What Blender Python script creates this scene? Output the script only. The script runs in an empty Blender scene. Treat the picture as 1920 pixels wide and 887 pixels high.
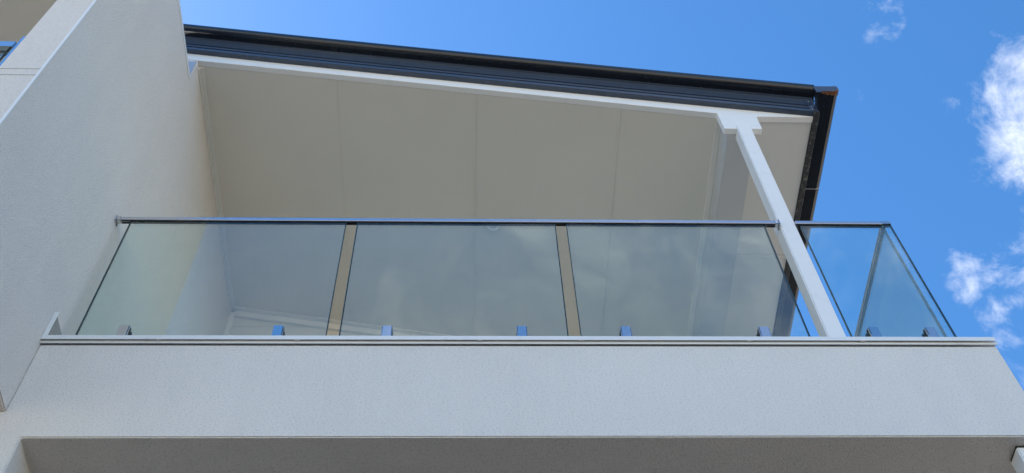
import bpy, bmesh, math, random
from mathutils import Matrix, Vector

random.seed(7)
S = bpy.context.scene
COL = S.collection

# ------------------------------------------------------------------ camera
cam_d = bpy.data.cameras.new('camera')
cam = bpy.data.objects.new('camera', cam_d)
COL.objects.link(cam)
YAW, PITCH, ROLL = math.radians(4.0943), math.radians(57.6154), math.radians(-3.1460)
fwd = Vector((math.sin(YAW) * math.cos(PITCH), math.cos(YAW) * math.cos(PITCH), math.sin(PITCH)))
r0 = Vector((math.cos(YAW), -math.sin(YAW), 0))
u0 = r0.cross(fwd)
rt = math.cos(ROLL) * r0 + math.sin(ROLL) * u0
up = -math.sin(ROLL) * r0 + math.cos(ROLL) * u0
m = Matrix((rt, up, -fwd)).transposed().to_4x4()
m.translation = Vector((0, 0, 1.6))
cam.matrix_world = m
cam_d.sensor_width = 36
cam_d.lens = 39.93
cam_d.clip_start = 0.05
cam_d.clip_end = 2000
S.camera = cam

# ------------------------------------------------------------------ sky and sun
SUN_AZ, SUN_EL = math.radians(-70), math.radians(45)      # from +Y towards +X
W = bpy.data.worlds.new('World')
S.world = W
W.use_nodes = True
wn, wl = W.node_tree.nodes, W.node_tree.links
wn.clear()
w_out = wn.new('ShaderNodeOutputWorld')
w_bg = wn.new('ShaderNodeBackground')
w_bg.inputs['Strength'].default_value = 0.15
sky = wn.new('ShaderNodeTexSky')
sky.sky_type = 'NISHITA'
sky.sun_disc = False
sky.sun_elevation = SUN_EL
sky.sun_rotation = SUN_AZ
sky.air_density = 1.0
sky.dust_density = 0.4
sky.ozone_density = 2.5
w_tc = wn.new('ShaderNodeTexCoord')


def wmath(op, a, b=None, clamp=False):
    n = wn.new('ShaderNodeMath')
    n.operation = op
    n.use_clamp = clamp
    for i, v in enumerate((a, b)):
        if v is None:
            continue
        if isinstance(v, (int, float)):
            n.inputs[i].default_value = v
        else:
            wl.new(v, n.inputs[i])
    return n.outputs[0]


def wnoise(scale, detail, rough, loc=(0, 0, 0), dist=0.0):
    mp = wn.new('ShaderNodeMapping')
    mp.inputs['Location'].default_value = loc
    wl.new(w_tc.outputs['Generated'], mp.inputs['Vector'])
    n = wn.new('ShaderNodeTexNoise')
    n.inputs['Scale'].default_value = scale
    n.inputs['Detail'].default_value = detail
    n.inputs['Roughness'].default_value = rough
    n.inputs['Distortion'].default_value = dist
    wl.new(mp.outputs[0], n.inputs['Vector'])
    return n.outputs['Fac']


_wn = wn.new('ShaderNodeTexNoise')
_wn.inputs['Scale'].default_value = 16
_wn.inputs['Detail'].default_value = 5
wl.new(w_tc.outputs['Generated'], _wn.inputs['Vector'])
_w1 = wn.new('ShaderNodeVectorMath')
_w1.operation = 'SUBTRACT'
wl.new(_wn.outputs['Color'], _w1.inputs[0])
_w1.inputs[1].default_value = (0.5, 0.5, 0.5)
_w2 = wn.new('ShaderNodeVectorMath')
_w2.operation = 'MULTIPLY_ADD'
wl.new(_w1.outputs[0], _w2.inputs[0])
_w2.inputs[1].default_value = (0.17, 0.17, 0.17)
wl.new(w_tc.outputs['Generated'], _w2.inputs[2])


def wblob(d, width):
    """soft coverage round one direction of the sky (1 at the centre, 0 at `width` radians), edges torn by noise"""
    v = wn.new('ShaderNodeVectorMath')
    v.operation = 'DISTANCE'
    wl.new(_w2.outputs[0], v.inputs[0])
    v.inputs[1].default_value = d
    return wmath('SUBTRACT', 1.0, wmath('DIVIDE', v.outputs['Value'], width), True)


# cumulus banks spread over the whole sky: a coarse noise decides where, a fine one shapes the edges
coarse = wnoise(2.1, 2.0, 0.5, (6.40, 3.74, 2.76))
fine = wnoise(15.0, 11.0, 0.66, (0.3, 4.1, 2.2), 0.5)
cover = wmath('MULTIPLY', wmath('SUBTRACT', coarse, 0.47), 3.2)
BANKS = (((0.470, 0.378, 0.798), 0.100, 0.74), ((0.457, 0.418, 0.786), 0.060, 0.54),
         ((0.4375, 0.490, 0.7525), 0.062, 0.54), ((0.425, 0.526, 0.738), 0.060, 0.54),
         ((0.349, 0.326, 0.878), 0.060, 0.70), ((0.40, 0.312, 0.862), 0.03, 0.28),
         ((0.26, -0.50, 0.826), 0.50, 0.36))
for d, wd, amt in BANKS:
    cover = wmath('MAXIMUM', cover, wmath('MULTIPLY', wblob(d, wd), amt))
dens = wmath('ADD', wmath('MULTIPLY', wmath('SUBTRACT', fine, 0.5), 2.6), wmath('SUBTRACT', wmath('MULTIPLY', cover, 1.9), 0.42))
dens = wmath('MULTIPLY', dens, 0.85, True)
dens = wmath('POWER', dens, 1.35, True)
gate = wmath('MULTIPLY', cover, 5.0, True)
dens = wmath('MULTIPLY', dens, gate, True)
w_mix = wn.new('ShaderNodeMix')
w_mix.data_type = 'RGBA'
wl.new(dens, w_mix.inputs['Factor'])
hs = wn.new('ShaderNodeHueSaturation')
hs.inputs['Saturation'].default_value = 1.27
wl.new(sky.outputs[0], hs.inputs['Color'])
wl.new(hs.outputs[0], w_mix.inputs['A'])
w_mix.inputs['B'].default_value = (5.2, 5.3, 5.5, 1)
wl.new(w_mix.outputs['Result'], w_bg.inputs['Color'])
wl.new(w_bg.outputs[0], w_out.inputs[0])

sun_d = bpy.data.lights.new('sun', 'SUN')
sun_d.energy = 5.0
sun_d.angle = math.radians(0.53)
sun_d.color = (1.0, 0.95, 0.88)
sun = bpy.data.objects.new('sun', sun_d)
COL.objects.link(sun)
to_sun = Vector((math.sin(SUN_AZ) * math.cos(SUN_EL), math.cos(SUN_AZ) * math.cos(SUN_EL), math.sin(SUN_EL)))
sun.rotation_euler = to_sun.to_track_quat('Z', 'Y').to_euler()
sun.location = to_sun * 60

S.view_settings.view_transform = 'Standard'
S.view_settings.look = 'None'
S.view_settings.exposure = 1.03
S.view_settings.gamma = 1
S.view_settings.use_curve_mapping = False
S.render.engine = 'CYCLES'
S.cycles.use_denoising = True
S.cycles.max_bounces = 12
S.cycles.diffuse_bounces = 6
S.cycles.transparent_max_bounces = 24


# ------------------------------------------------------------------ materials
def mat(name):
    mt = bpy.data.materials.new(name)
    mt.use_nodes = True
    b = mt.node_tree.nodes['Principled BSDF']
    return mt, mt.node_tree.nodes, mt.node_tree.links, b


def tex(n, l, kind, scale, detail=4, rough=0.55, vec=(1, 1, 1)):
    tc = n.new('ShaderNodeTexCoord')
    mp = n.new('ShaderNodeMapping')
    mp.inputs['Scale'].default_value = vec
    l.new(tc.outputs['Object'], mp.inputs['Vector'])
    t = n.new(kind)
    t.inputs['Scale'].default_value = scale
    if kind == 'ShaderNodeTexNoise':
        t.inputs['Detail'].default_value = detail
        t.inputs['Roughness'].default_value = rough
    l.new(mp.outputs[0], t.inputs['Vector'])
    return t


def ramp(n, l, src, stops):
    r = n.new('ShaderNodeValToRGB')
    e = r.color_ramp.elements
    while len(e) < len(stops):
        e.new(0.5)
    for i, (p, c) in enumerate(stops):
        e[i].position = p
        e[i].color = (c, c, c, 1) if isinstance(c, (int, float)) else (*c, 1)
    l.new(src, r.inputs[0])
    return r.outputs[0]


def mult(n, l, a, b, fac=1.0):
    x = n.new('ShaderNodeMix')
    x.data_type = 'RGBA'
    x.blend_type = 'MULTIPLY'
    x.inputs['Factor'].default_value = fac
    l.new(a, x.inputs['A'])
    if isinstance(b, tuple):
        x.inputs['B'].default_value = (*b, 1)
    else:
        l.new(b, x.inputs['B'])
    return x.outputs['Result']


def bump(n, l, b, h, strength, dist):
    bp = n.new('ShaderNodeBump')
    bp.inputs['Strength'].default_value = strength
    bp.inputs['Distance'].default_value = dist
    l.new(h, bp.inputs['Height'])
    l.new(bp.outputs[0], b.inputs['Normal'])
    return bp


def stucco(name, base, speck=0.82):
    """acrylic render: sand grain, a few darker pits, faint cloudy weathering"""
    mt, n, l, b = mat(name)
    grain = tex(n, l, 'ShaderNodeTexNoise', 150, 5, 0.7)
    pits = tex(n, l, 'ShaderNodeTexNoise', 125, 4, 0.7, (0.8, 0.8, 1.1))
    cloud = tex(n, l, 'ShaderNodeTexNoise', 1.3, 5, 0.6)
    streak = tex(n, l, 'ShaderNodeTexNoise', 3.0, 5, 0.6, (3.0, 3.0, 0.25))
    c = ramp(n, l, cloud.outputs['Fac'], [(0.3, tuple(v * 0.95 for v in base)), (0.7, base)])
    c = mult(n, l, c, ramp(n, l, streak.outputs['Fac'], [(0.35, 0.98), (0.6, 1.0)]))
    c = mult(n, l, c, ramp(n, l, pits.outputs['Fac'], [(0.36, speck), (0.50, 1.0)]))
    l.new(c, b.inputs['Base Color'])
    b.inputs['Roughness'].default_value = 0.9
    b.inputs['Specular IOR Level'].default_value = 0.25
    h = n.new('ShaderNodeMath')
    h.operation = 'ADD'
    l.new(grain.outputs['Fac'], h.inputs[0])
    l.new(pits.outputs['Fac'], h.inputs[1])
    bump(n, l, b, h.outputs[0], 0.75, 0.007)
    return mt


def paint(name, base, rough=0.45, var=0.04, scale=2.5, dirt=0.0, bumpy=0.12):
    mt, n, l, b = mat(name)
    t = tex(n, l, 'ShaderNodeTexNoise', scale, 5, 0.6)
    c = ramp(n, l, t.outputs['Fac'], [(0.3, tuple(v * (1 - var) for v in base)), (0.7, base)])
    if dirt:
        d = tex(n, l, 'ShaderNodeTexNoise', 14, 6, 0.7)
        c = mult(n, l, c, ramp(n, l, d.outputs['Fac'], [(0.33, (1 - dirt, 1 - dirt * 1.05, 1 - dirt * 1.15)), (0.45, 1.0)]))
    l.new(c, b.inputs['Base Color'])
    rr = tex(n, l, 'ShaderNodeTexNoise', 30, 3, 0.5)
    ro = n.new('ShaderNodeMapRange')
    ro.inputs['To Min'].default_value = rough * 0.85
    ro.inputs['To Max'].default_value = rough * 1.15
    l.new(rr.outputs['Fac'], ro.inputs['Value'])
    l.new(ro.outputs[0], b.inputs['Roughness'])
    w = tex(n, l, 'ShaderNodeTexNoise', 22, 3, 0.5)
    if bumpy:
        bump(n, l, b, w.outputs['Fac'], bumpy, 0.003)
    return mt


M = {}
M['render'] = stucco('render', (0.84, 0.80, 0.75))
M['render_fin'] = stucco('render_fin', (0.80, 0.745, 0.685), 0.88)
M['soffit'] = paint('soffit', (0.70, 0.67, 0.61), 0.6, 0.05, 1.4)
M['trim'] = paint('trim', (0.74, 0.725, 0.69), 0.45, 0.03)
M['white'] = paint('white', (0.80, 0.80, 0.79), 0.42, 0.03, 3.0, 0.04)
M['flashing'] = paint('flashing', (0.76, 0.765, 0.76), 0.4, 0.05, 4.0, 0.08)
M['charcoal'] = paint('charcoal', (0.048, 0.066, 0.100), 0.22, 0.12, 3.0, 0.0, 0)
M['charcoal_deep'] = paint('charcoal_deep', (0.011, 0.014, 0.021), 0.22, 0.15, 3.0, 0.0, 0)
M['eave'] = paint('eave', (0.66, 0.655, 0.635), 0.6, 0.05, 1.4)
M['floor'] = paint('floor', (0.74, 0.65, 0.52), 0.6, 0.1)
M['lower'] = paint('lower', (0.06, 0.058, 0.055), 0.5, 0.1)
M['boards'] = paint('boards', (0.70, 0.68, 0.63), 0.5, 0.03)
M['beam'] = paint('beam', (0.50, 0.51, 0.52), 0.5, 0.03)
M['grey_brown'] = paint('grey_brown', (0.36, 0.33, 0.29), 0.8, 0.15, 30)
M['strip'] = paint('strip', (0.79, 0.765, 0.70), 0.4, 0.02)
M['blue_grey'] = paint('blue_grey', (0.42, 0.47, 0.55), 0.35, 0.05)
M['rubber'] = paint('rubber', (0.02, 0.02, 0.02), 0.7)
M['sealant'] = paint('sealant', (0.50, 0.50, 0.48), 0.6)

# dirty charcoal: mould and lichen spots on the underside of the eave fascia
mt, n, l, b = mat('charcoal_dirty')
sp = tex(n, l, 'ShaderNodeTexNoise', 38, 8, 0.75)
patch = tex(n, l, 'ShaderNodeTexNoise', 5, 4, 0.6)
f1 = ramp(n, l, sp.outputs['Fac'], [(0.52, 0.0), (0.62, 1.0)])
f2 = ramp(n, l, patch.outputs['Fac'], [(0.48, 0.0), (0.66, 0.8)])
x = n.new('ShaderNodeMix')
x.data_type = 'RGBA'
l.new(mult(n, l, f1, f2), x.inputs['Factor'])
x.inputs['A'].default_value = (0.013, 0.016, 0.022, 1)
x.inputs['B'].default_value = (0.30, 0.27, 0.22, 1)
l.new(x.outputs['Result'], b.inputs['Base Color'])
b.inputs['Roughness'].default_value = 0.5
M['charcoal_dirty'] = mt

# rusted lip
mt, n, l, b = mat('rust')
sp = tex(n, l, 'ShaderNodeTexNoise', 60, 8, 0.75)
c = ramp(n, l, sp.outputs['Fac'], [(0.30, (0.03, 0.03, 0.035)), (0.47, (0.10, 0.04, 0.02)), (0.62, (0.30, 0.11, 0.035)), (0.78, (0.42, 0.34, 0.25))])
l.new(c, b.inputs['Base Color'])
b.inputs['Roughness'].default_value = 0.9
bump(n, l, b, sp.outputs['Fac'], 0.8, 0.01)
M['rust'] = mt

# polished stainless steel
mt, n, l, b = mat('steel')
b.inputs['Base Color'].default_value = (0.68, 0.67, 0.66, 1)
b.inputs['Metallic'].default_value = 1
t = tex(n, l, 'ShaderNodeTexNoise', 40, 5, 0.6)
ro = ramp(n, l, t.outputs['Fac'], [(0.3, 0.05), (0.7, 0.12)])
l.new(ro, b.inputs['Roughness'])
M['steel'] = mt
mt, n, l, b = mat('brushed_steel')
b.inputs['Base Color'].default_value = (0.66, 0.66, 0.68, 1)
b.inputs['Metallic'].default_value = 1
t = tex(n, l, 'ShaderNodeTexNoise', 40, 5, 0.6, (0.1, 4, 4))
l.new(ramp(n, l, t.outputs['Fac'], [(0.3, 0.24), (0.7, 0.34)]), b.inputs['Roughness'])
M['brushed_steel'] = mt

# glass pane: clear body, mirror part after Fresnel (both faces count)
mt, n, l, b = mat('glass')
n.remove(b)
out = n['Material Output']
geo = n.new('ShaderNodeNewGeometry')
dot = n.new('ShaderNodeVectorMath')
dot.operation = 'DOT_PRODUCT'
l.new(geo.outputs['Normal'], dot.inputs[0])
l.new(geo.outputs['Incoming'], dot.inputs[1])


def gm(op, a, b2):
    q = n.new('ShaderNodeMath')
    q.operation = op
    for i, v in enumerate((a, b2)):
        if v is None:
            continue
        if isinstance(v, (int, float)):
            q.inputs[i].default_value = v
        else:
            l.new(v, q.inputs[i])
    return q.outputs[0]


cosv = gm('ABSOLUTE', dot.outputs['Value'], None)
fres = gm('ADD', 0.055, gm('MULTIPLY', 0.945, gm('POWER', gm('SUBTRACT', 1.0, cosv), 4.2)))
tr = n.new('ShaderNodeBsdfTransparent')
gt = tex(n, l, 'ShaderNodeTexNoise', 3.0, 5, 0.6)
gc = ramp(n, l, gt.outputs['Fac'], [(0.3, (0.905, 0.960, 0.945)), (0.7, (0.925, 0.975, 0.962))])
l.new(gc, tr.inputs['Color'])
gl = n.new('ShaderNodeBsdfGlossy')
gl.inputs['Roughness'].default_value = 0.015
gl.inputs['Color'].default_value = (0.90, 1.0, 0.99, 1)
# faint waviness of toughened glass
gw = tex(n, l, 'ShaderNodeTexNoise', 2.2, 2, 0.5)
gb = n.new('ShaderNodeBump')
gb.inputs['Strength'].default_value = 0.05
gb.inputs['Distance'].default_value = 0.02
l.new(gw.outputs['Fac'], gb.inputs['Height'])
l.new(gb.outputs[0], gl.inputs['Normal'])
mx = n.new('ShaderNodeMixShader')
l.new(fres, mx.inputs[0])
l.new(tr.outputs[0], mx.inputs[1])
l.new(gl.outputs[0], mx.inputs[2])
# thin film of dust
df = n.new('ShaderNodeBsdfDiffuse')
df.inputs['Color'].default_value = (0.75, 0.76, 0.74, 1)
dn = tex(n, l, 'ShaderNodeTexNoise', 2.6, 7, 0.65)
dm = ramp(n, l, dn.outputs['Fac'], [(0.35, 0.004), (0.75, 0.030)])
mx2 = n.new('ShaderNodeMixShader')
l.new(dm, mx2.inputs[0])
l.new(mx.outputs[0], mx2.inputs[1])
l.new(df.outputs[0], mx2.inputs[2])
l.new(mx2.outputs[0], out.inputs[0])
M['glass'] = mt

mt, n, l, b = mat('glass_edge')
t = tex(n, l, 'ShaderNodeTexNoise', 20, 3, 0.5)
l.new(ramp(n, l, t.outputs['Fac'], [(0.3, (0.010, 0.030, 0.034)), (0.7, (0.025, 0.06, 0.065))]), b.inputs['Base Color'])
b.inputs['Roughness'].default_value = 0.15
M['glass_edge'] = mt
mt, n, l, b = mat('ground_glass_edge')
t = tex(n, l, 'ShaderNodeTexNoise', 20, 3, 0.5)
l.new(ramp(n, l, t.outputs['Fac'], [(0.3, (0.11, 0.15, 0.17)), (0.7, (0.17, 0.21, 0.23))]), b.inputs['Base Color'])
b.inputs['Roughness'].default_value = 0.4
M['ground_glass_edge'] = mt

for nm, c0, c1 in (('paving', (0.54, 0.455, 0.33), (0.64, 0.55, 0.41)), ('dark_ground', (0.040, 0.040, 0.040), (0.062, 0.061, 0.059))):
    mt, n, l, b = mat(nm)
    t = tex(n, l, 'ShaderNodeTexNoise', 0.5, 6, 0.6)
    l.new(ramp(n, l, t.outputs['Fac'], [(0.3, c0), (0.7, c1)]), b.inputs['Base Color'])
    b.inputs['Roughness'].default_value = 0.9
    t2 = tex(n, l, 'ShaderNodeTexNoise', 60, 4, 0.6)
    bump(n, l, b, t2.outputs['Fac'], 0.3, 0.004)
    M[nm] = mt

mt, n, l, b = mat('lens')
t = tex(n, l, 'ShaderNodeTexNoise', 30, 3, 0.5)
l.new(ramp(n, l, t.outputs['Fac'], [(0.3, (0.55, 0.57, 0.62)), (0.7, (0.62, 0.64, 0.68))]), b.inputs['Base Color'])
b.inputs['Roughness'].default_value = 0.25
M['lens'] = mt


# ------------------------------------------------------------------ mesh helpers
def mesh_obj(name, verts, faces, material, parent=None, bevel=0.0, seg=2, smooth=False):
    me = bpy.data.meshes.new(name)
    me.from_pydata([tuple(v) for v in verts], [], faces)
    bm = bmesh.new()
    bm.from_mesh(me)
    bmesh.ops.recalc_face_normals(bm, faces=bm.faces)
    if bevel:
        bmesh.ops.bevel(bm, geom=list(bm.edges), offset=bevel, segments=seg, affect='EDGES', clamp_overlap=True)
    if smooth:
        for f in bm.faces:
            f.smooth = True
    bm.to_mesh(me)
    bm.free()
    mats = material if isinstance(material, (list, tuple)) else [material]
    for q in mats:
        me.materials.append(M[q])
    o = bpy.data.objects.new(name, me)
    COL.objects.link(o)
    if parent:
        o.parent = parent
    if smooth:
        pass
    return o


BOXF = [(0, 1, 3, 2), (4, 6, 7, 5), (0, 4, 5, 1), (2, 3, 7, 6), (0, 2, 6, 4), (1, 5, 7, 3)]


def box(name, x0, x1, y0, y1, z0, z1, material, parent=None, bevel=0.0, seg=2):
    v = [(x, y, z) for x in (x0, x1) for y in (y0, y1) for z in (z0, z1)]
    return mesh_obj(name, v, BOXF, material, parent, bevel, seg)


def prism(name, poly, axis, a, b, material, parent=None, bevel=0.0, seg=2):
    """polygon in the two other axes (in xyz order), extruded along `axis` from a to b"""
    def p3(p, t):
        q = list(p)
        q.insert(axis, t)
        return q
    k = len(poly)
    v = [p3(p, a) for p in poly] + [p3(p, b) for p in poly]
    f = [tuple(range(k)), tuple(range(2 * k - 1, k - 1, -1))]
    f += [(i, (i + 1) % k, (i + 1) % k + k, i + k) for i in range(k)]
    return mesh_obj(name, v, f, material, parent, bevel, seg)


K = -0.215


def zs(x):
    """height of the raking soffit"""
    return 9.15 + K * (x + 1.927)


def rake(name, sec, x0, x1, material, parent=None, bevel=0.0, segs=1, sag=0.0, seg=2):
    """section in (y, offset above the raking soffit) swept along the slope from x0 to x1"""
    k = len(sec)
    v = []
    for s in range(segs + 1):
        t = s / segs
        x = x0 + (x1 - x0) * t
        dz = -sag * 4 * t * (1 - t)
        v += [(x, y, zs(x) + o + dz) for y, o in sec]
    f = [tuple(range(k)), tuple(range(segs * k + k - 1, segs * k - 1, -1))]
    for s in range(segs):
        f += [(s * k + i, s * k + (i + 1) % k, (s + 1) * k + (i + 1) % k, (s + 1) * k + i) for i in range(k)]
    return mesh_obj(name, v, f, material, parent, bevel, seg)


def rect(y0, y1, o0, o1):
    return [(y0, o0), (y1, o0), (y1, o1), (y0, o1)]


def empty(name, loc):
    o = bpy.data.objects.new(name, None)
    o.empty_display_size = 0.2
    COL.objects.link(o)
    o.location = loc
    return o


def tag(o, label, cat, group=None):
    o['label'] = label
    o['category'] = cat
    if group:
        o['group'] = group
    return o


def adopt(root):
    """children were modelled in world coordinates: keep them there"""
    bpy.context.view_layer.update()
    inv = root.matrix_world.inverted()
    for c in root.children:
        c.matrix_parent_inverse = inv


# ------------------------------------------------------------------ ground
g = box('ground', -300, 300, -300, 300, -0.3, 0.0, 'paving')
g['kind'] = 'structure'
g = box('added_dark_ground', -60, 60, -8.5, 12.0, 0.0005, 0.005, 'dark_ground')  # unseen dark strip, added to cut light bounced up under the slab
g['kind'] = 'structure'

# ------------------------------------------------------------------ house
XF = -1.927          # face of the party wall
YP = 3.20            # face of the balcony upstand
house = tag(empty('house', (0.3, 3.2, 0)),
            'pale rendered house with a covered balcony under a charcoal edged sloping roof', 'house')

# rendered balcony front with the return wall under it (solid deck behind)
FL = 5.725
poly = [(XF, FL), (2.458, FL), (2.458, 5.114), (-1.811, 5.114), (-1.811, 0.0), (-3.2, 0.0), (-3.2, 5.274), (XF, 5.274)]
prism('balcony_front', poly, 1, YP, 5.6, 'render', house, 0.005, 2)
fl = box('balcony_floor', XF + 0.002, 2.40, 3.36, 5.50, FL, FL + 0.012, 'floor', house)

# cap flashing on top of the upstand, drip flashing below it
prism('cap_flashing', [(3.178, 5.740), (3.1805, 5.740), (3.1805, 5.765), (3.36, 5.765), (3.36, 5.7675), (3.178, 5.7675)], 0, XF + 0.0015, 2.457, 'flashing', house)
prism('drip_flashing', [(3.1905, 5.7265), (3.193, 5.7265), (3.193, 5.7475), (3.36, 5.7475), (3.36, 5.75), (3.1905, 5.75)], 0, XF + 0.0005, 2.464, 'flashing', house)
box('flashing_upstand', XF + 0.0012, XF + 0.0235, 3.1785, 3.1815, 5.768, 5.945, 'flashing', house, 0.001, 1)
box('upstand_side', XF + 0.0012, XF + 0.012, 3.1818, 3.325, 5.768, 5.940, 'grey_brown', house, 0.001, 1)  # side plate of the upstand, grey-brown behind the pale front strip
for px in (-1.40, -0.775, 0.055, 0.52, 1.30, 1.83):
    box('sealant_dab', px - 0.011, px + 0.011, 3.1808, 3.1903, 5.7385, 5.7480, 'sealant', house, 0.002, 1)

# rear wall of the balcony: horizontal boards
wy = 5.513
zb = 8.946
i = 0
z0 = zb
rows = []
while z0 > 5.75:
    rows.append((z0 - 0.2, z0))
    z0 -= 0.2
rows.insert(0, (zb, zb + 0.2))
rows.insert(0, (zb + 0.2, zb + 0.4))
for a, c in rows:
    a2 = max(a, 5.738)
    # each board follows the rake of the soffit at its top end
    xr = 2.22
    zt = c - 0.004
    pl = [(XF + 0.001, a2), (xr, a2), (xr, zt), (XF + 0.001, zt)]
    # clip against the raking soffit (z <= zs(x) + 0.01)
    outp = []
    for q in range(4):
        p1, p2 = pl[q], pl[(q + 1) % 4]
        d1 = zs(p1[0]) + 0.01 - p1[1]
        d2 = zs(p2[0]) + 0.01 - p2[1]
        if d1 >= 0:
            outp.append(p1)
        if d1 * d2 < 0:
            t = d1 / (d1 - d2)
            outp.append((p1[0] + (p2[0] - p1[0]) * t, p1[1] + (p2[1] - p1[1]) * t))
    if len(outp) >= 3:
        prism('wall_board', outp, 1, wy, wy + 0.02, 'boards', house)
box('lower_wall', -1.8105, 2.2, wy + 0.09, 11.0, 0, 5.113, 'lower', house)
prism('rear_wall', [(XF + 0.001, 5.73), (2.2, 5.73), (2.2, zs(2.2) + 0.01), (XF + 0.001, zs(XF) + 0.01)], 1, wy + 0.0205, 11.0, 'boards', house)
box('corner_trim', XF + 0.001, XF + 0.042, wy - 0.018, wy, 5.74, 9.12, 'trim', house)

# ceiling
ceil = rake('ceiling', rect(3.353, 5.64, 0.012, 0.05), XF, 1.75, 'soffit', house)
JX = [XF, -0.930, 0.042, 1.017, 1.682]
for a, c in zip(JX[:-1], JX[1:]):
    rake('soffit_panel', rect(3.353, 5.512, 0.0, 0.0115), a + 0.0015, c - 0.0015, 'soffit', ceil)
for a in JX[1:-1]:
    rake('joint_strip', rect(3.355, 5.495, -0.004, 0.0), a - 0.006, a + 0.006, 'soffit', ceil, 0.0015, 1, 0, 1)
# cornices: left wall, beam side, rear wall
rake('cornice', [(3.36, -0.042), (5.512, -0.042), (5.512, 0.0), (3.36, 0.0)], XF + 0.001, XF + 0.010, 'trim', ceil)
rake('cornice', [(3.36, -0.013), (5.50, -0.013), (5.50, -0.0005), (3.36, -0.0005)], XF + 0.0105, XF + 0.038, 'trim', ceil)
rake('cornice', [(3.36, -0.012), (5.50, -0.012), (5.50, -0.0005), (3.36, -0.0005)], 1.648, 1.682, 'trim', ceil)
rake('cornice', [(5.455, -0.0135), (5.511, -0.0135), (5.511, -0.0008), (5.455, -0.0008)], XF + 0.04, 1.67, 'trim', ceil)
rake('cornice', [(5.488, -0.075), (5.5115, -0.075), (5.5115, -0.0140), (5.488, -0.0140)], XF + 0.044, 1.67, 'trim', ceil)

# tie beam from the post head back to the house
BZ = 8.155
prism('tie_beam', [(1.6830, BZ), (1.863, BZ), (1.863, 8.42), (1.6830, 8.42)], 1, 3.352, 5.51, 'beam', house, 0.003)
# level eave soffit outside the beam, in two sheets
EZ = 8.345
eav = box('eave_soffit', 1.864, 2.284, 3.353, 6.2, EZ + 0.009, EZ + 0.02, 'eave', house)
box('soffit_panel', 1.8645, 2.282, 3.3535, 4.420, EZ, EZ + 0.0088, 'eave', eav)
box('soffit_panel', 1.8645, 2.282, 4.424, 6.15, EZ, EZ + 0.0088, 'eave', eav)
box('joint_strip', 1.8650, 2.280, 4.414, 4.430, EZ - 0.005, EZ - 0.0002, 'eave', eav)

# ------------------------------------------------------------------ roof
roof = rake('roof', rect(3.285, 11.4, 0.30, 0.335), -2.13, 2.34, 'charcoal', house)
# white edge fascia: bottom follows the rake up to the beam, then the square head over the post, then level
fas = [(-2.129, zs(-2.129)), (1.648, zs(1.648)), (1.655, 8.158), (1.902, 8.158), (1.904, EZ - 0.008), (2.284, EZ - 0.008),
       (2.284, zs(2.284) + 0.16), (-2.129, zs(-2.129) + 0.16)]
prism('edge_fascia', fas, 1, 3.31, 3.352, 'white', roof, 0.002, 1)
# charcoal ribbed barge board
sec = [(3.3095, 0.10), (3.272, 0.10), (3.272, 0.132), (3.288, 0.134), (3.288, 0.147), (3.272, 0.149),
       (3.272, 0.176), (3.288, 0.178), (3.288, 0.191), (3.272, 0.193), (3.272, 0.278), (3.262, 0.282), (3.262, 0.294), (3.3095, 0.294)]
SAG = 0.018
rake('barge_board', sec, -2.13, 2.318, 'charcoal', roof, 0.0, 12, SAG)
# rolled capping above it
roll = [(3.30, 0.2945)]
for a in range(0, 11):
    t = math.radians(-100 + a * 17)
    roll.append((3.232 - 0.040 * math.cos(t) - 0.004, 0.338 + 0.042 * math.sin(t)))
roll += [(3.30, 0.372)]
rc = rake('barge_capping', roll, -2.13, 2.330, 'charcoal_deep', roof, 0.0, 12, SAG)
for p in rc.data.polygons:
    p.use_smooth = len(p.vertices) == 4
rc.data.set_sharp_from_angle(angle=math.radians(40))
# end joint plate on the barge
xj = 2.262
rake('barge_joint', [(3.2695, 0.095), (3.2718, 0.095), (3.2718, 0.284), (3.2695, 0.284)], xj, 2.3195, 'charcoal', roof)
for o in (0.125, 0.165, 0.24):
    xx = xj + 0.02
    box('rivet', xx - 0.003, xx + 0.003, 3.2665, 3.2694, zs(xx) + o - 0.003, zs(xx) + o + 0.003, 'flashing', roof, 0.001, 1)
# eave fascia along the low side and its stained underside
box('eave_fascia', 2.2845, 2.322, 3.274, 11.0, EZ - 0.012, 8.44, 'charcoal_dirty', roof, 0.002, 1)

# quad gutter along the low side
GX0, GX1, GZ = 2.325, 2.437, 8.365
gut = [(GX0, GZ), (GX1 - 0.030, GZ), (GX1 - 0.012, GZ + 0.008), (GX1, GZ + 0.030), (GX1, GZ + 0.10), (GX1 - 0.012, GZ + 0.112), (GX1 - 0.012, GZ + 0.10),
       (GX1 - 0.004, GZ + 0.094), (GX1 - 0.004, GZ + 0.032), (GX1 - 0.014, GZ + 0.012), (GX0 + 0.003, GZ + 0.004), (GX0 + 0.003, GZ + 0.10), (GX0, GZ + 0.10)]
gt0 = prism('eave_gutter', gut, 1, 3.145, 3.885, 'charcoal_deep', roof)
prism('eave_gutter', gut, 1, 3.887, 11.0, 'charcoal_deep', roof)
sl = [(x - 0.001 if x < 2.36 else x + 0.001, z - 0.001) for x, z in gut[:5]]
band = sl + [(GX1 + 0.0005, GZ + 0.104), (GX0 - 0.0005, GZ + 0.104)]
prism('gutter_sleeve', sl[:4] + [(GX1 + 0.001, GZ + 0.03), (GX0 - 0.001, GZ + 0.02)], 1, 3.8745, 3.878, 'sealant', roof)
end = [(GX0 - 0.042, GZ - 0.001), (GX1 - 0.030, GZ - 0.001), (GX1 - 0.006, GZ + 0.010), (GX1 + 0.003, GZ + 0.032), (GX1 + 0.004, GZ + 0.085), (GX0 - 0.042, GZ + 0.085)]
prism('gutter_stop_end', end, 1, 3.138, 3.1445, 'charcoal', roof)
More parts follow.
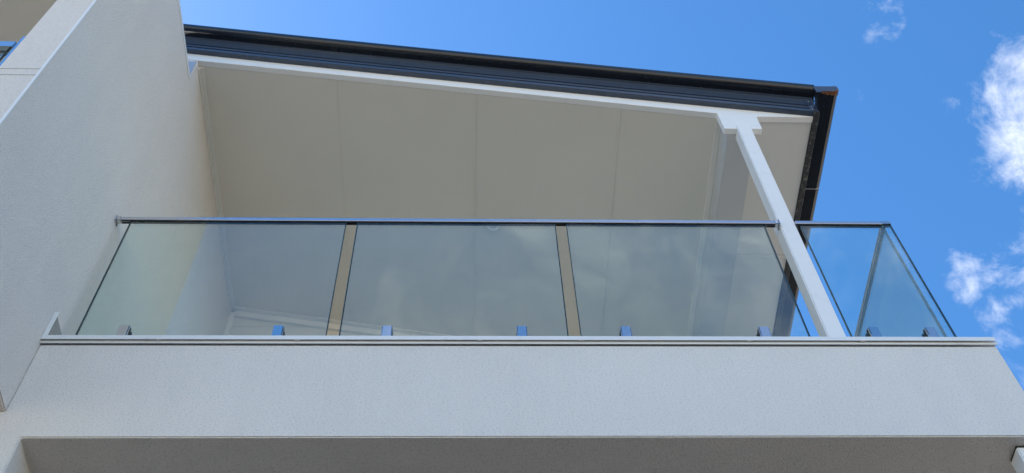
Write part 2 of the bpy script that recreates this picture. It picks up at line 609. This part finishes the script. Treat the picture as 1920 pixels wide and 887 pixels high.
prism('gutter_corner', [(2.283, 3.1447), (GX1 - 0.034, 3.1447), (GX1 - 0.034, 3.2685), (2.3185, 3.2685)], 2, GZ - 0.0012, GZ + 0.084, 'charcoal_deep', roof)
# rust eating along the stop end's lower lip: an uneven ragged crust
v, f = [], []
NX = 22
for i in range(NX + 1):
    t = i / NX
    x = GX0 - 0.006 + t * (GX1 - GX0 + 0.004)
    hgt = (0.004 + 0.017 * t ** 1.3) * random.uniform(0.65, 1.15)
    dpt = (0.006 + 0.022 * t) * random.uniform(0.6, 1.2)
    lift = 0.0 if t < 0.78 else (t - 0.78) * 0.09
    zb2 = GZ - 0.004 + lift
    v += [(x, 3.1345, zb2 + hgt), (x, 3.1325, zb2), (x, 3.145 + dpt, zb2 - 0.0005), (x, 3.145 + dpt, zb2 + 0.003), (x, 3.1375, zb2 + hgt)]
for i in range(NX):
    for q in range(5):
        f.append((i * 5 + q, i * 5 + (q + 1) % 5, (i + 1) * 5 + (q + 1) % 5, (i + 1) * 5 + q))
f += [(0, 1, 2, 3, 4), tuple(NX * 5 + q for q in (4, 3, 2, 1, 0))]
ru = mesh_obj('rusty_lip', v, f, 'rust', roof)
ru['label'] = 'orange brown rust along the lower lip of the gutter end'

# ------------------------------------------------------------------ posts
def hollow_post(name, x0, x1, y0, y1, z0, z1, parent):
    return box(name, x0, x1, y0, y1, z0, z1, 'white', parent, 0.006, 3)


hollow_post('post', 1.737, 1.828, 3.298, 3.388, 5.768, 8.195, house)
hollow_post('post', 2.309, 2.409, 3.251, 3.345, 0.0, 5.104, house)
box('post_packer', 2.313, 2.405, 3.255, 3.341, 5.104, 5.1139, 'rubber', house)
adopt(house)

# ------------------------------------------------------------------ party wall (fin)
fin = tag(empty('party_wall', (-2.03, 2.6, 5.274)),
          'tall pale rendered wall projecting forward between the two balconies', 'wall')
poly = [(2.155, 5.274), (5.6, 5.274), (5.6, 9.6), (3.315, 9.36), (3.315, 8.853), (2.155, 8.853)]
poly = [(2.155, 5.2745), (5.6, 5.2745), (5.6, zs(-2.03) + 0.09), (3.354, zs(-2.03) + 0.09), (3.354, zs(-2.03) + 0.012), (3.315, zs(-2.03) + 0.012), (3.315, 8.853), (2.155, 8.853)]
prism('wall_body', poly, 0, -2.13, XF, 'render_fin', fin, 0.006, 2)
box('cap_flashing', -2.140, XF + 0.004, 2.145, 3.310, 8.854, 8.872, 'flashing', fin, 0.002, 1)
box('cap_flashing', XF + 0.0005, XF + 0.004, 2.146, 3.308, 8.832, 8.8535, 'flashing', fin, 0.001, 1)
box('step_plate', -2.128, XF - 0.006, 3.3085, 3.3145, 8.8725, 9.13, 'blue_grey', fin, 0.001, 1)  # thin blue-grey plate over the front of the step
# corner bead standing a hair proud on the outer edge
box('corner_bead', XF - 0.010, XF + 0.0022, 2.1525, 2.160, 5.28, 8.83, 'white', fin, 0.001, 1)
# horizontal movement joint on the front edge
box('joint_band', -2.131, XF - 0.004, 2.1525, 2.156, 6.332, 6.335, 'sealant', fin)
box('joint_band', -2.131, XF - 0.004, 2.1525, 2.156, 6.398, 6.401, 'sealant', fin)
adopt(fin)


# ------------------------------------------------------------------ glass balustrades
def pane(x0, x1, y0, y1, z0, z1, parent, edge='glass_edge'):
    """toughened pane; the ground arris down both upright edges reads as a dark line"""
    A = 0.0045
    along_x = (y1 - y0) < (x1 - x0)
    u = [x0, x0 + A, x1 - A, x1] if along_x else [y0, y0 + A, y1 - A, y1]
    t = (y0, y1) if along_x else (x0, x1)
    v = [((a, b2, z) if along_x else (b2, a, z)) for a in u for b2 in t for z in (z0, z1)]
    f, mi = [], []
    for c in range(3):
        k = c * 4
        f += [(k, k + 4, k + 5, k + 1), (k + 2, k + 3, k + 7, k + 6), (k, k + 2, k + 6, k + 4), (k + 1, k + 5, k + 7, k + 3)]
        side = 1 if c != 1 else 0
        mi += [side, side, 1, 1]
    f += [(0, 1, 3, 2), (12, 14, 15, 13)]
    mi += [1, 1]
    o = mesh_obj('glass_pane', v, f, ['glass', edge], parent)
    for p, k in zip(o.data.polygons, mi):
        p.material_index = k
    return o


GT, GB = 6.948, 5.80
G0, G1 = 3.2942, 3.3058


def spigot_mesh():
    """friction spigot: front jaw, rear jaw and a foot, slot for the glass between"""
    bm = bmesh.new()
    def add(x0, x1, y0, y1, z0, z1, bv):
        r = bmesh.ops.create_cube(bm, size=1)
        vs = r['verts']
        bmesh.ops.scale(bm, verts=vs, vec=(x1 - x0, y1 - y0, z1 - z0))
        bmesh.ops.translate(bm, verts=vs, vec=((x0 + x1) / 2, (y0 + y1) / 2, (z0 + z1) / 2))
        es = list({e for q in vs for e in q.link_edges})
        bmesh.ops.bevel(bm, geom=es, offset=bv, segments=3, affect='EDGES', clamp_overlap=True)
    add(-0.025, 0.025, -0.037, -0.020, 0.0, 0.194, 0.004)
    add(-0.025, 0.025, 0.020, 0.037, 0.0, 0.194, 0.004)
    add(-0.0245, 0.0245, -0.036, 0.036, 0.0, 0.028, 0.004)
    me = bpy.data.meshes.new('spigot')
    for q in bm.faces:
        q.smooth = True
    bm.to_mesh(me)
    bm.free()
    me.set_sharp_from_angle(angle=math.radians(50))
    me.materials.append(M['steel'])
    return me


SP = spigot_mesh()
SPG = bpy.data.meshes.new('gasket')
bm = bmesh.new()
for y in (-0.0130, 0.0130):
    r = bmesh.ops.create_cube(bm, size=1)
    bmesh.ops.scale(bm, verts=r['verts'], vec=(0.0494, 0.0138, 0.165))
    bmesh.ops.translate(bm, verts=r['verts'], vec=(0, y, 0.112))
bm.to_mesh(SPG)
bm.free()
SPG.materials.append(M['rubber'])


def spigot(x, parent, y=3.30, rz=0.0):
    o = bpy.data.objects.new('spigot', SP)
    COL.objects.link(o)
    o.location = (x, y, 5.768)
    o.rotation_euler = (0, 0, rz)
    o.parent = parent
    q = bpy.data.objects.new('gasket', SPG)
    COL.objects.link(q)
    q.parent = o
    return o


RZ0, RZ1 = 6.950, 6.980
RAIL = [(3.2875, RZ0 + 0.002), (3.2895, RZ0), (3.2940, RZ0), (3.2940, RZ0 + 0.012), (3.3060, RZ0 + 0.012), (3.3060, RZ0), (3.3105, RZ0), (3.3125, RZ0 + 0.002),
        (3.3125, RZ1 - 0.003), (3.3095, RZ1), (3.2905, RZ1), (3.2875, RZ1 - 0.003)]

bal = tag(empty('glass_balustrade', (-0.1, 3.30, 5.768)),
          'long frameless glass balustrade of three panes between the tall wall and the white post', 'balustrade')
for a, c in ((-1.8455, -0.671), (-0.6125, 0.481), (0.5385, 1.6495)):
    pane(a, c, G0, G1, GB, GT + 0.008, bal)
for a in (-1.619, -0.898, -0.384, 0.257, 0.755, 1.423):
    spigot(a, bal)
hr = prism('handrail', RAIL, 0, XF + 0.030, 1.712, 'brushed_steel', bal)
box('glazing_channel', XF + 0.032, 1.71, 3.2885, 3.2939, RZ0 - 0.007, RZ0 - 0.0002, 'rubber', hr)
box('glazing_channel', XF + 0.032, 1.71, 3.3061, 3.3115, RZ0 - 0.007, RZ0 - 0.0002, 'rubber', hr)
# black liner in the slot, seen at the gaps between panes
for a, c in ((-0.6700, -0.6135), (0.482, 0.5375)):
    box('slot_liner', a, c, 3.2945, 3.3055, RZ0 - 0.003, RZ0 + 0.0118, 'rubber', hr)


def bracket(xw, s, parent):
    """wall flange with its two screws and the socket that takes the rail; s = direction away from the wall"""
    lo, hi = sorted((xw, xw + s * 0.006))
    fl_ = box('rail_bracket', lo, hi, 3.2765, 3.3235, RZ0 - 0.022, RZ1 + 0.004, 'steel', parent, 0.002, 2)
    lo, hi = sorted((xw + s * 0.0062, xw + s * 0.026))
    box('socket', lo, hi, 3.2845, 3.3155, RZ0 - 0.006, RZ1 + 0.003, 'steel', fl_, 0.003, 2)
    lo, hi = sorted((xw + s * 0.0062, xw + s * 0.009))
    for y in (3.283, 3.317):
        box('screw', lo, hi, y - 0.004, y + 0.004, RZ0 - 0.017, RZ0 - 0.009, 'rubber', fl_, 0.001, 1)


bracket(XF + 0.0005, 1, bal)
bracket(1.7365, -1, bal)
# keep brackets' children in place (all modelled in world space)
adopt(bal)

bal2 = tag(empty('glass_balustrade', (2.1, 3.30, 5.768)),
           'short corner glass balustrade right of the white post, turning back along the side', 'balustrade')
pane(1.850, 2.366, G0, G1, GB, GT + 0.008, bal2)
pane(2.3225, 2.3365, 3.318, 4.36, GB, GT + 0.004, bal2, 'ground_glass_edge')
pane(2.3225, 2.3365, 4.42, 5.46, GB, GT + 0.004, bal2, 'ground_glass_edge')
for a in (1.958, 2.237):
    spigot(a, bal2)
for yy in (3.62, 4.12, 4.66, 5.20):
    spigot(2.3295, bal2, yy, math.pi / 2)
hr = prism('handrail', RAIL, 0, 1.829, 2.318, 'brushed_steel', bal2)
box('glazing_channel', 1.83, 2.317, 3.2885, 3.2939, RZ0 - 0.007, RZ0 - 0.0002, 'rubber', hr)
box('glazing_channel', 1.83, 2.317, 3.3061, 3.3115, RZ0 - 0.007, RZ0 - 0.0002, 'rubber', hr)
SR = [(2.3295 + (p[0] - 3.30), p[1] - 0.0005) for p in RAIL]
prism('handrail', SR, 1, 3.3135, 5.50, 'steel', bal2)
box('corner_joiner', 2.3185, 2.3665, 3.2865, 3.313, RZ0 - 0.0005, RZ1 + 0.001, 'steel', bal2, 0.002, 2)
adopt(bal2)

# ------------------------------------------------------------------ downlight in the ceiling
lx, ly = 0.178, 4.388
dl = tag(empty('downlight', (lx, ly, zs(lx))), 'small round white ceiling light in the grey balcony soffit', 'light')


def ring(name, r0, r1, z0, z1, material, seg=32):
    v, f = [], []
    for i in range(seg):
        a = 2 * math.pi * i / seg
        for r, z in ((r0, z0), (r1, z0 + 0.002), (r1, z1), (r0, z1)):
            x = r * math.cos(a)
            v.append((x, r * math.sin(a), z + K * x))
    for i in range(seg):
        j = (i + 1) % seg
        for q in range(4):
            f.append((i * 4 + q, i * 4 + (q + 1) % 4, j * 4 + (q + 1) % 4, j * 4 + q))
    o = mesh_obj(name, v, f, material, dl)
    return o


ring('trim_ring', 0.036, 0.050, -0.010, -0.0005, 'white')
seg = 32
v = [(0.0, 0.0, -0.003)] + [(0.0358 * math.cos(2 * math.pi * i / seg), 0.0358 * math.sin(2 * math.pi * i / seg), -0.002 + K * 0.0358 * math.cos(2 * math.pi * i / seg)) for i in range(seg)]
f = [(0, 1 + i, 1 + (i + 1) % seg) for i in range(seg)]
mesh_obj('lens', v, f, 'lens', dl)

# ------------------------------------------------------------------ neighbouring balcony, beyond the party wall
nb = tag(empty('neighbour_balcony', (-4.0, 2.4, 0)),
         "neighbouring balcony left of the tall wall, showing its beige soffit", 'balcony')
box('balcony_front', -6.5, -2.1315, 2.22, 5.6, 5.28, 5.86, 'render', nb, 0.005)
box('lower_wall', -6.5, -3.201, 3.6, 5.6, 0, 5.2795, 'lower', nb)
box('soffit', -6.5, -2.1315, 2.0, 5.6, 8.90, 8.93, 'soffit', nb)
box('roof_edge', -6.5, -2.1315, 1.95, 5.6, 8.9305, 9.14, 'charcoal', nb)
box('rear_wall', -6.5, -2.1315, 5.601, 11, 0, 9.1, 'boards', nb)
box('sun_block_wall', -6.75, -6.501, 2.0, 11, 0, 9.14, 'render', nb)  # unseen end wall, added to keep the sun off the neighbour's soffit
adopt(nb)

nbal = tag(empty('glass_balustrade', (-3.5, 2.27, 5.86)),
           'steel handrail and end post of the neighbouring balustrade in the top left corner', 'balustrade')
box('end_post', -2.180, -2.1345, 2.195, 2.240, 5.86, 6.875, 'steel', nbal, 0.003)
box('handrail', -6.2, -2.1815, 2.190, 2.245, 6.735, 6.800, 'steel', nbal, 0.004)
pane(-4.2, -2.21, 2.212, 2.223, 5.90, 6.734, nbal)
pane(-6.2, -4.25, 2.212, 2.223, 5.90, 6.734, nbal)
for a in (-2.5, -3.8, -4.6, -5.8):
    box('spigot', a - 0.025, a + 0.025, 2.19, 2.21, 5.861, 6.06, 'steel', nbal, 0.004)
adopt(nbal)
